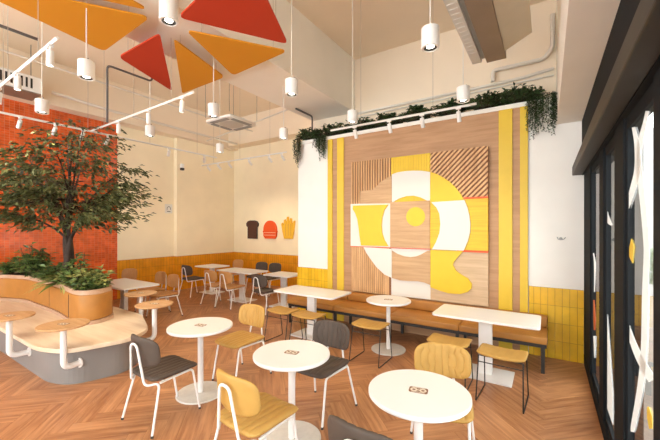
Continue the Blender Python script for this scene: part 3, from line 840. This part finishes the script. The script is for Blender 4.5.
def bush(name, label, x, y, z, r, h, n, m, L=.10, W=.035, seed=1, style='bush', group=None):
    rng = random.Random(seed)
    t = thing(name, label, 'plant', (x, y, z), 0, group)
    fo = NB(); stem = NB()
    if style == 'fern':      # arching strap leaves radiating from a centre
        for i in range(n):
            a = rng.uniform(0, 2*PI); e = rng.uniform(.25, 1.35); ln = rng.uniform(.6, 1)*h
            d = Vector((math.cos(a)*math.cos(e), math.sin(a)*math.cos(e), math.sin(e)))
            p = Vector((0, 0, 0)); s = Vector((-math.sin(a), math.cos(a), 0))
            prev = None
            for k in range(7):
                f = k/6; w = W*(math.sin(PI*(f*.85+.12)))*.5
                q = p+d*ln*f+Vector((0, 0, -.45*ln*f*f))
                a1, b1 = fo.verts.new(q+s*w+Vector((0, 0, w*.4))), fo.verts.new(q-s*w+Vector((0, 0, w*.4)))
                if prev: fo.faces.new([prev[0], a1, b1, prev[1]])
                prev = (a1, b1)
    else:
        k = max(5, n//16)
        for i in range(k):
            a = rng.uniform(0, 2*PI); rr = r*math.sqrt(rng.random()); zz = h*rng.uniform(.35, 1)*(1-.5*(rr/r)**2)
            e = Vector((rr*math.cos(a), rr*math.sin(a), zz))
            tube(stem, [Vector((e.x*.2, e.y*.2, 0)), Vector((e.x*.6, e.y*.6, zz*.6)), e], .004, 5)
            for j in range(16):
                f = rng.uniform(.3, 1.0); p = Vector((e.x*f, e.y*f, e.z*f)); b = rng.uniform(0, 2*PI)
                d = Vector((math.cos(b), math.sin(b), rng.uniform(-.2, .7)))
                leaf_mesh(fo, p, d, Vector((0, 0, 1))+rv(rng, .3), L*rng.uniform(.7, 1.2), W*rng.uniform(.8, 1.2))
    if style != 'fern': obj('stems', stem, M['bark'], t, kind='stuff')
    else: stem.free()
    obj('foliage', fo, m, t, kind='stuff')
    return t
GP = 'bushes planted in the bench planter'
bush('leafy_bush', 'tall dark green bush at the left of the planter', -8.2, 2.25, .885, .34, .66, 620, M['leaf_green'], .13, .06, 3, group=GP)
bush('leafy_bush', 'low dark bush at the far left end of the planter', -8.72, 2.05, .885, .22, .40, 260, M['leaf_green'], .12, .05, 4, group=GP)
bush('leafy_bush', 'low spreading green bush between the tall bush and the tree trunk', -7.35, 2.25, .885, .36, .42, 460, M['leaf_green'], .12, .045, 5, group=GP)
bush('strap_leaf_plant', 'pale striped strap-leaf plant in front of the tree trunk', -6.45, 2.17, .885, .2, .60, 64, M['leaf_pale'], .2, .075, 6, 'fern', group=GP)
bush('leafy_bush', 'dark green bush at the foot of the tree', -6.85, 2.15, .885, .27, .34, 320, M['leaf_green'], .12, .055, 7, group=GP)
bush('leafy_bush', 'mixed green bush right of the tree trunk', -6.0, 2.2, .885, .30, .56, 520, M['leaf_green'], .12, .058, 8, group=GP)
bush('variegated_bush', 'cream and green variegated bush at the rounded end of the planter', -5.62, 2.18, .885, .25, .50, 380, M['leaf_pale'], .11, .055, 9, group=GP)
bush('leafy_bush', 'dark low bush spilling over the rounded planter end', -5.50, 2.14, .885, .27, .24, 280, M['leaf_green'], .10, .05, 10, group=GP)

# ledge greenery
GL = 'greenery along the ledge above the artwork'
xs = [-4.1, -3.5, -2.95, -2.4, -1.85, -1.3, -.8, -.35]
names = ['at the left end, above the white column', 'over the left yellow stripes', 'left of the artwork top', 'above the slatted corner of the artwork', 'above the yellow top panel', 'above the diagonal slats', 'right of the artwork top', 'over the right yellow stripes']
for i, (x, nm) in enumerate(zip(xs, names)):
    bush('ledge_plant', 'dark green bushy plant on the ledge '+nm, x, YA+.06, 3.60, .34, .27, 1500, M['leaf_trail'], .08, .034, 20+i, group=GL)
bush('ledge_fern', 'spiky fern at the right end of the ledge', -.16, YA+.12, 3.60, .2, .36, 90, M['leaf_trail'], .2, .03, 40, 'fern')

def trailing(label, x, w, ln, seed):
    rng = random.Random(seed)
    t = thing('trailing_plant', label, 'plant', (x, YA-.06, 3.63), 0, 'trailing plants hanging from the ledge')
    fo = NB(); st_ = NB()
    for i in range(int(w*90)+5):
        xx = rng.uniform(-w/2, w/2); L_ = ln*rng.uniform(.35, 1)*(1-.5*abs(xx)/(w/2)*rng.random())
        yy = rng.uniform(-.05, -.005)
        P = [Vector((xx, .08, .03)), Vector((xx, yy, .04)), Vector((xx+rng.uniform(-.02, .02), yy-.015, -L_*.5)), Vector((xx+rng.uniform(-.03, .03), yy-.01, -L_))]
        P = fillet(P, .05, 3)
        tube(st_, P, .002, 4)
        k = int(L_/.016)
        for j in range(k):
            z = -L_*j/k; b = rng.uniform(0, 2*PI)
            p = Vector((xx+rng.uniform(-.012, .012), yy-.012, z))
            d = Vector((math.cos(b), -abs(math.sin(b)), -.5)); leaf_mesh(fo, p, d, Vector((0, -.6, 1))+rv(rng, .3), .036, .026)
    obj('stems', st_, M['bark'], t, kind='stuff'); obj('foliage', fo, M['leaf_trail'], t, kind='stuff')
trailing('trailing plant hanging at the very left corner of the ledge', -4.36, .17, .62, 1)
trailing('wide trailing plant hanging left of the yellow stripes', -3.80, .30, .52, 2)
trailing('trailing plant hanging right of the yellow stripes', -.14, .20, .66, 3)
trailing('trailing plant in the corner under the concrete beam', .045, .11, .64, 4)

# ------------------------------------------------------------------ hanging triangle panels
tri = [([(-3.49, 1.90), (-4.64, 1.95), (-4.40, .60)], 'panel_yellow', 'amber triangle panel pointing left, largest of the hanging star'),
       ([(-3.69, 2.12), (-4.64, 2.12), (-5.07, 3.12)], 'panel_orange', 'small red triangle panel at the lower left of the hanging star'),
       ([(-3.66, 2.27), (-5.03, 3.27), (-3.96, 3.25)], 'panel_yellow', 'narrow amber triangle panel between the small red one and the wide amber one'),
       ([(-3.38, 2.24), (-3.81, 3.28), (-2.72, 3.20)], 'panel_yellow', 'wide amber triangle panel at the lower right of the hanging star'),
       ([(-3.24, 2.06), (-2.61, 3.08), (-2.02, 1.86)], 'panel_orange', 'big red triangle panel at the right of the hanging star'),
       ([(-3.38, 1.83), (-4.20, .62), (-3.35, .62)], 'panel_yellow', 'amber triangle panel cut off by the top edge of the photo')]
ZT = 4.0
for pts, m, lab in tri:
    cx = sum(p[0] for p in pts)/3; cy = sum(p[1] for p in pts)/3
    t = thing('ceiling_panel', lab, 'ceiling panel', (cx, cy, ZT), 0, 'triangular felt panels hung in a star')
    P = rounded_poly([(p[0]-cx, p[1]-cy) for p in pts], .09, 6)
    obj('felt_board', prism(NB(), [(v.x, v.y, 0) for v in P], (0, 0, .018)), M[m], t)
    for p in pts:
        qx, qy = (p[0]-cx)*.72, (p[1]-cy)*.72
        obj('suspension_wire', tube(NB(), [(qx, qy, .04), (qx, qy, ZC-ZT)], .0022, 5), M['cable'], t)

# ------------------------------------------------------------------ lamps
WARM = (1, .80, .55)
def spot_light(parent, loc, rot, energy, size=R(110), rad=.03, blend=.8, col=WARM):
    l = bpy.data.lights.new('spot_bulb', 'SPOT'); l.energy = energy; l.spot_size = size; l.spot_blend = blend; l.shadow_soft_size = rad; l.color = col
    o = bpy.data.objects.new('spot_bulb', l); C.objects.link(o); o.parent = parent; o.location = loc; o.rotation_euler = rot
    return o
def downlight(label, x, y, z=3.3, s=1.0, e=30, zc=ZC):
    t = thing('pendant_downlight', label, 'ceiling lamp', (x, y, z), 0, 'white cylinder pendant downlights')
    r = .073*s; h = (.17 if z < 3.8 else .36)*s
    obj('lamp_shade', lathe(NB(), [(r*.72, .02), (r*.74, 0), (r*.98, 0), (r, .004), (r, h-.006), (r-.008, h), (0, h)], n=36), M['white_metal'], t, smooth=True)
    obj('baffle', lathe(NB(), [(r*.76, .001), (r*.46, .022), (r*.46, .03)], n=32), M['lamp_black'], t, smooth=True)
    obj('diffuser', lathe(NB(), [(0, .010), (r*.42, .012), (r*.42, .018), (0, .018)], n=24), M['lamp_glow'], t)
    obj('stem', tube(NB(), [(0, 0, h), (0, 0, zc-z)], .006, 8), M['pipe'], t)
    bm = NB()
    for a in (0, PI): box(bm, .035*math.cos(a)-.006, .035*math.cos(a)+.006, -.005, .005, h, h+.02)
    obj('clip', bm, M['conduit'], t)
    spot_light(t, (0, 0, -.01), (0, 0, 0), e, R(120), .035)
    return t
downlight('white cylinder lamp hanging at the centre of the triangle star', -3.36, 2.03, 3.98, 1.3, 40)
pl = [((-.82, 2.79), 'large white cylinder lamp hanging right of centre above the nearest round table', ZC),
      ((-.84, 4.18), 'white cylinder lamp hanging near the ledge, right of the artwork centre', ZC),
      ((-2.42, 2.92), 'white cylinder lamp just right of the wide amber triangle panel', ZC),
      ((-3.87, 1.47), 'white cylinder lamp just below the long amber triangle panel', 4.19),
      ((-5.53, 1.60), 'white cylinder lamp over the mosaic wall and tree, at the left', ZC),
      ((-3.78, 2.92), 'white cylinder lamp below the wide amber panel and above the air diffuser', 4.19),
      ((-5.47, 2.98), 'small white cylinder lamp left of the cream column', ZC),
      ((-3.74, 4.30), 'small white cylinder lamp over the white column corner', 4.19),
      ((-5.50, 4.40), 'tiny white cylinder lamp over the back bay', ZC),
      ((-2.34, 4.18), 'white cylinder lamp hanging before the left end of the ledge', ZC)]
for (x, y), lab, zc in pl: downlight(lab, x, y, 3.3, 1, 20, zc)

def track_light(label, a, b, z, n_hang, heads, aim, e=14, group=None, ztop=ZC):
    """rail thing with its hangers; every spot is a part of the track"""
    a = Vector((*a, z)); b = Vector((*b, z))
    t = thing('track_light', label, 'track light', a, 0, group)
    d = (b-a); 
    obj('rail', tube(NB(), [Vector((0, 0, 0)), d], .016, 4), M['white_metal'], t)
    for i in range(n_hang):
        p = d*((i+.5)/n_hang); wx = a.x+p.x
        top = (4.19 if -4.42 < wx < -3.35 else ZC)-z
        obj('hanger', tube(NB(), [p, p+Vector((0, 0, top))], .0028, 6), M['cable'], t)
    for f, am in heads:
        p = d*f; am = Vector(am).normalized()
        q = p+Vector((0, 0, -.05))
        h = obj('spot_head', lathe(NB(), [(.022, .0), (.026, 0), (.028, .004), (.028, .13), (.022, .135), (0, .135)], n=20), M['white_metal'], t, smooth=True)
        h.location = q+am*.14
        h.rotation_euler = (-am).to_track_quat('Z', 'Y').to_euler()
        g = obj('lens', lathe(NB(), [(0, .008), (.0225, .008), (.0225, .02), (0, .02)], n=16), M['lamp_glow'], h)
        b_ = NB(); tube(b_, [p, q+am*.05], .008, 6); box(b_, p.x-.03, p.x+.03, p.y-.018, p.y+.018, p.z-.03, p.z-.005)
        obj('bracket', b_, M['white_metal'], t)
        spot_light(t, q+am*.15, (-am).to_track_quat('Z', 'Y').to_euler(), e, R(70), .025, .9)
    return t
dn = (0, 0, -1)
track_light('white track rail with spots across the top left, under the long amber panel', (-3.45, 1.10), (-6.3, 1.14), 3.4, 3, [(.06, dn), (.38, dn), (.62, (-.2, 0, -1)), (.85, (-.3, 0, -1))], None, group='white track lights', e=20)
track_light('white track rail with three spots ending over the tree crown', (-3.5, 2.42), (-6.32, 2.47), 3.4, 3, [(.08, (-.25, .1, -1)), (.36, (-.3, .2, -1)), (.66, (-.3, .1, -1))], None, group='white track lights', e=20)
track_light('white track rail with spots along the orange mosaic wall', (-6.36, .9), (-6.36, 5.0), 3.4, 4, [(.08, (-1, 0, -.9)), (.17, (-1, 0, -.9)), (.27, (-1, 0, -.9)), (.36, (-1, 0, -.9)), (.45, (-1, 0, -.9)), (.72, (-.8, .3, -.8)), (.92, (-.8, .5, -.8))], None, group='white track lights', e=30)
track_light('white track rail of four spots in front of the artwork', (-2.92, 4.50), (-.75, 4.52), 3.36, 2, [(.20, (0, .5, -1)), (.46, (0, .5, -1)), (.68, (0, .5, -1)), (.90, (0, .5, -1))], None, group='white track lights', e=15)
track_light('thin track rail with spots lighting the back bay wall', (-7.6, 5.5), (-4.7, 5.5), 3.42, 3, [(.08, (-.1, 1, -.9)), (.22, (0, 1, -.9)), (.36, (0, 1, -.9)), (.60, (0, 1, -.9)), (.82, (0, 1, -.9)), (.95, (0, 1, -.9))], None, group='white track lights', e=30)

# ------------------------------------------------------------------ air units, pipes
ac = thing('air_diffuser', 'square white ceiling air diffuser hanging below the wide amber panel', 'air conditioner', (-5.45, 4.65, 3.92))
obj('casing', prism(NB(), [(v.x, v.y, 0) for v in rounded_poly([(-.38, -.38), (.38, -.38), (.38, .38), (-.38, .38)], .12)], (0, 0, .05)), M['white_metal'], ac, bevel=.01)
obj('neck', B(-.2, .2, -.2, .2, .05, .14), M['pale_grille'], ac, bevel=.02)
for sx, sy in ((1, 0), (-1, 0), (0, 1), (0, -1)):
    if sx: obj('louvre', B(sx*.30-.045, sx*.30+.045, -.24, .24, -.012, .0), M['grey_grille'], ac)
    else: obj('louvre', B(-.24, .24, sy*.30-.045, sy*.30+.045, -.012, .0), M['grey_grille'], ac)
bm = NB()
for i in range(1): pass
lathe(bm, [(0, -.02), (.22, -.012), (.24, 0), (0, 0)])
obj('intake_grille', bm, M['pale_grille'], ac)
for sx in (-1, 1):
    for sy in (-1, 1): obj('rod', tube(NB(), [(sx*.36, sy*.36, .1), (sx*.36, sy*.36, ZC-3.92)], .004, 6), M['conduit'], ac)

ac = thing('wall_air_unit', 'long white louvred air unit on the beam above the mosaic wall', 'air conditioner', (-8.35, 1.62, 4.36))
obj('casing', B(-.35, .22, -1.5, .75, .0, .30), M['white_metal'], ac, bevel=.02)
obj('underside', B(-.33, .20, -1.48, .73, -.02, .0), M['duct_brown'], ac)
bm = NB(); y = -1.4
while y < .62: box(bm, .21, .228, y, y+.03, .06, .24); y += .07
obj('louvre', bm, M['black_plastic'], ac)
for y in (-1.2, .6): obj('rod', tube(NB(), [(.1, y, .3), (.1, y, ZC-4.3)], .006, 6), M['conduit'], ac)

ac = thing('ceiling_duct_unit', 'large brown and beige duct unit hanging from the ceiling before the concrete beam', 'air conditioner', (-.45, 2.5, 3.9))
obj('brown_panel', B(-.20, .02, -3.5, 2.16, 0, .25), M['duct_brown'], ac, bevel=.004)
bm = NB(); prism(bm, [(.02, -3.5, .02), (.02, 2.0, .02), (.30, 1.93, .12), (.30, -3.5, .12)], (0, 0, .02)); prism(bm, [(.02, 2.0, .04), (.02, 1.0, .04), (.30, 1.0, .13), (.30, 1.93, .13)], (0, 0, .01))
obj('beige_flap', bm, M['duct_beige'], ac)
obj('casing', B(-.36, .28, -3.5, 1.9, .16, .42), M['duct_beige'], ac)
bm = NB(); box(bm, -.36, -.25, -3.5, 2.10, .0, .16)
for i in range(60): box(bm, -.345, -.265, -3.4+i*.088, -3.4+i*.088+.03, -.005, .004)
obj('grille', bm, M['pale_grille'], ac)
bm = NB(); box(bm, -.25, -.20, -3.5, 2.10, .04, .16); obj('filter_slot', bm, M['grey_grille'], ac)
for y in (-2.5, -.5, 1.5): obj('rod', tube(NB(), [(0, y, .42), (0, y, ZC-3.9)], .008, 6), M['conduit'], ac)

def pipe(name, label, pts, r, m='pipe', fil=.06, group=None):
    t = obj(name, tube(NB(), fillet(pts, fil, 5), r, 10), M[m], smooth=True)
    return tag(t, label, 'pipe' if name != 'cable' else 'cable', group)
YU = 6.06
pipe('wall_pipe', 'pale pipe running along the wall above the ledge greenery', [(-3.3, YU, 4.14), (-.9, YU, 4.15), (-.35, YU, 4.16), (.08, YU, 4.2)], .024)
pipe('wall_pipe', 'pale pipe dropping beside the concrete beam and turning along the wall', [(-.75, YU-.045, 4.18), (-.75, YU-.045, 4.36), (-.05, YU-.045, 4.36), (.06, YU-.045, 4.5), (.06, YU-.045, 5.0)], .03)
pipe('wall_pipe', 'thin pale pipe just under the upper wall pipe', [(-3.3, YU, 4.06), (.08, YU, 4.10)], .014)
pipe('conduit', 'dark conduit bending down over the white column', [(-4.2, 5.2, 4.165), (-4.2, 5.75, 4.165), (-4.2, 5.75, 3.62)], .018, 'conduit')
pipe('conduit', 'dark grey bent conduit hanging above the tree by the mosaic wall end', [(-4.9, 2.7, ZC), (-4.9, 2.7, 3.96), (-4.9, 2.1, 3.96), (-4.9, 2.1, 3.2)], .014, 'conduit')
pipe('sprinkler_pipe', 'pale sprinkler pipe running from the air unit to the back bay', [(-8.45, 2.6, 4.55), (-8.3, 3.6, 4.45), (-8.3, 7.32, 4.45)], .03)
pipe('sprinkler_pipe', 'thin grey pipe crossing under the ceiling at the upper left', [(-7.6, .8, 4.75), (-7.6, 7.32, 4.75)], .018)
pipe('ceiling_pipe', 'pale pipe crossing the back bay under the ceiling', [(-8.6, 6.4, 4.4), (-4.5, 5.6, 4.4)], .02)
pipe('conduit', 'grey conduit hanging at the top left corner', [(-5.9, -.4, 4.4), (-5.9, 1.0, 4.4), (-5.9, 1.66, 4.4)], .02, 'conduit')

# ------------------------------------------------------------------ outside
struct('floor_pavement', B(.50, 14, -16, 22, -.06, -.02), M['pavement'])
o = struct('wall_exterior_pier', B(.52, .95, 5.75, 6.4, 0, 3.4), M['ext_dark'])
far = thing('building', 'pale building across the pavement outside the glazing', 'building', (4, 17, 0))
obj('facade', B(-3.4, 9, 0, 2, 0, 5.5), M['ext_wall'], far)
bm = NB()
for i in range(5): box(bm, 1+i*1.6, 2+i*1.6, -.05, 0, 3.3, 4.6)
obj('window', bm, M['ext_dark'], far)
bm = NB(); box(bm, -2.2, -1.1, -.5, 0, 1.95, 2.15); obj('awning', bm, M['red_edge'], far)
hd = NB(); rng = random.Random(5)
for i in range(1500):
    leaf_mesh(hd, Vector((rng.uniform(-.7, .7), rng.uniform(-.35, .35), rng.uniform(.05, 1.2))), rv(rng), rv(rng), .14, .08)
h = thing('hedge', 'green hedge outside beyond the glazing', 'hedge', (2.05, 12.5, -.02)); obj('foliage', hd, M['ext_green'], h, kind='stuff')
obj('trough', B(-.75, .75, -.4, .4, 0, .3), M['ext_wall'], h)

# ------------------------------------------------------------------ light
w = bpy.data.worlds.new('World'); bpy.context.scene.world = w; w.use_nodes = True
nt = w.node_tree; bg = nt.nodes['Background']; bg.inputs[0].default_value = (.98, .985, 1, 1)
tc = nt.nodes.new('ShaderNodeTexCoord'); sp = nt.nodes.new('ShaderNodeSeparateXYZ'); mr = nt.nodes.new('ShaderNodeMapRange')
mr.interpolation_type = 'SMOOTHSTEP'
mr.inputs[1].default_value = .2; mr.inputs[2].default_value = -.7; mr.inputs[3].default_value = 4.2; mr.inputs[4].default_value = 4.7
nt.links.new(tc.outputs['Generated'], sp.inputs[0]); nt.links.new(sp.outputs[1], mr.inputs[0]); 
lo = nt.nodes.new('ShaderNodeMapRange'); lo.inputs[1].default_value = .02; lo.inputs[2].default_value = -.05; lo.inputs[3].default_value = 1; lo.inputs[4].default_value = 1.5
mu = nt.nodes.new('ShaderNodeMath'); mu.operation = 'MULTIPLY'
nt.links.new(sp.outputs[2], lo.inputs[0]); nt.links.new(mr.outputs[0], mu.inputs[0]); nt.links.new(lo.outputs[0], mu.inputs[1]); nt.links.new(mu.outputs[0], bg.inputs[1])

# ------------------------------------------------------------------ camera
cd = bpy.data.cameras.new('camera'); cam = bpy.data.objects.new('camera', cd); C.objects.link(cam)
cd.sensor_width = 36; cd.lens = 36*334/660; cd.shift_y = 7/660
cam.location = (0, 0, 1.81); cam.rotation_euler = (R(90), 0, R(33.1)); cd.clip_start = .02
sc = bpy.context.scene; sc.camera = cam
sc.view_settings.view_transform = 'Standard'; sc.view_settings.look = 'None'; sc.view_settings.exposure = .2; sc.view_settings.gamma = 1
sc.view_settings.use_curve_mapping = False
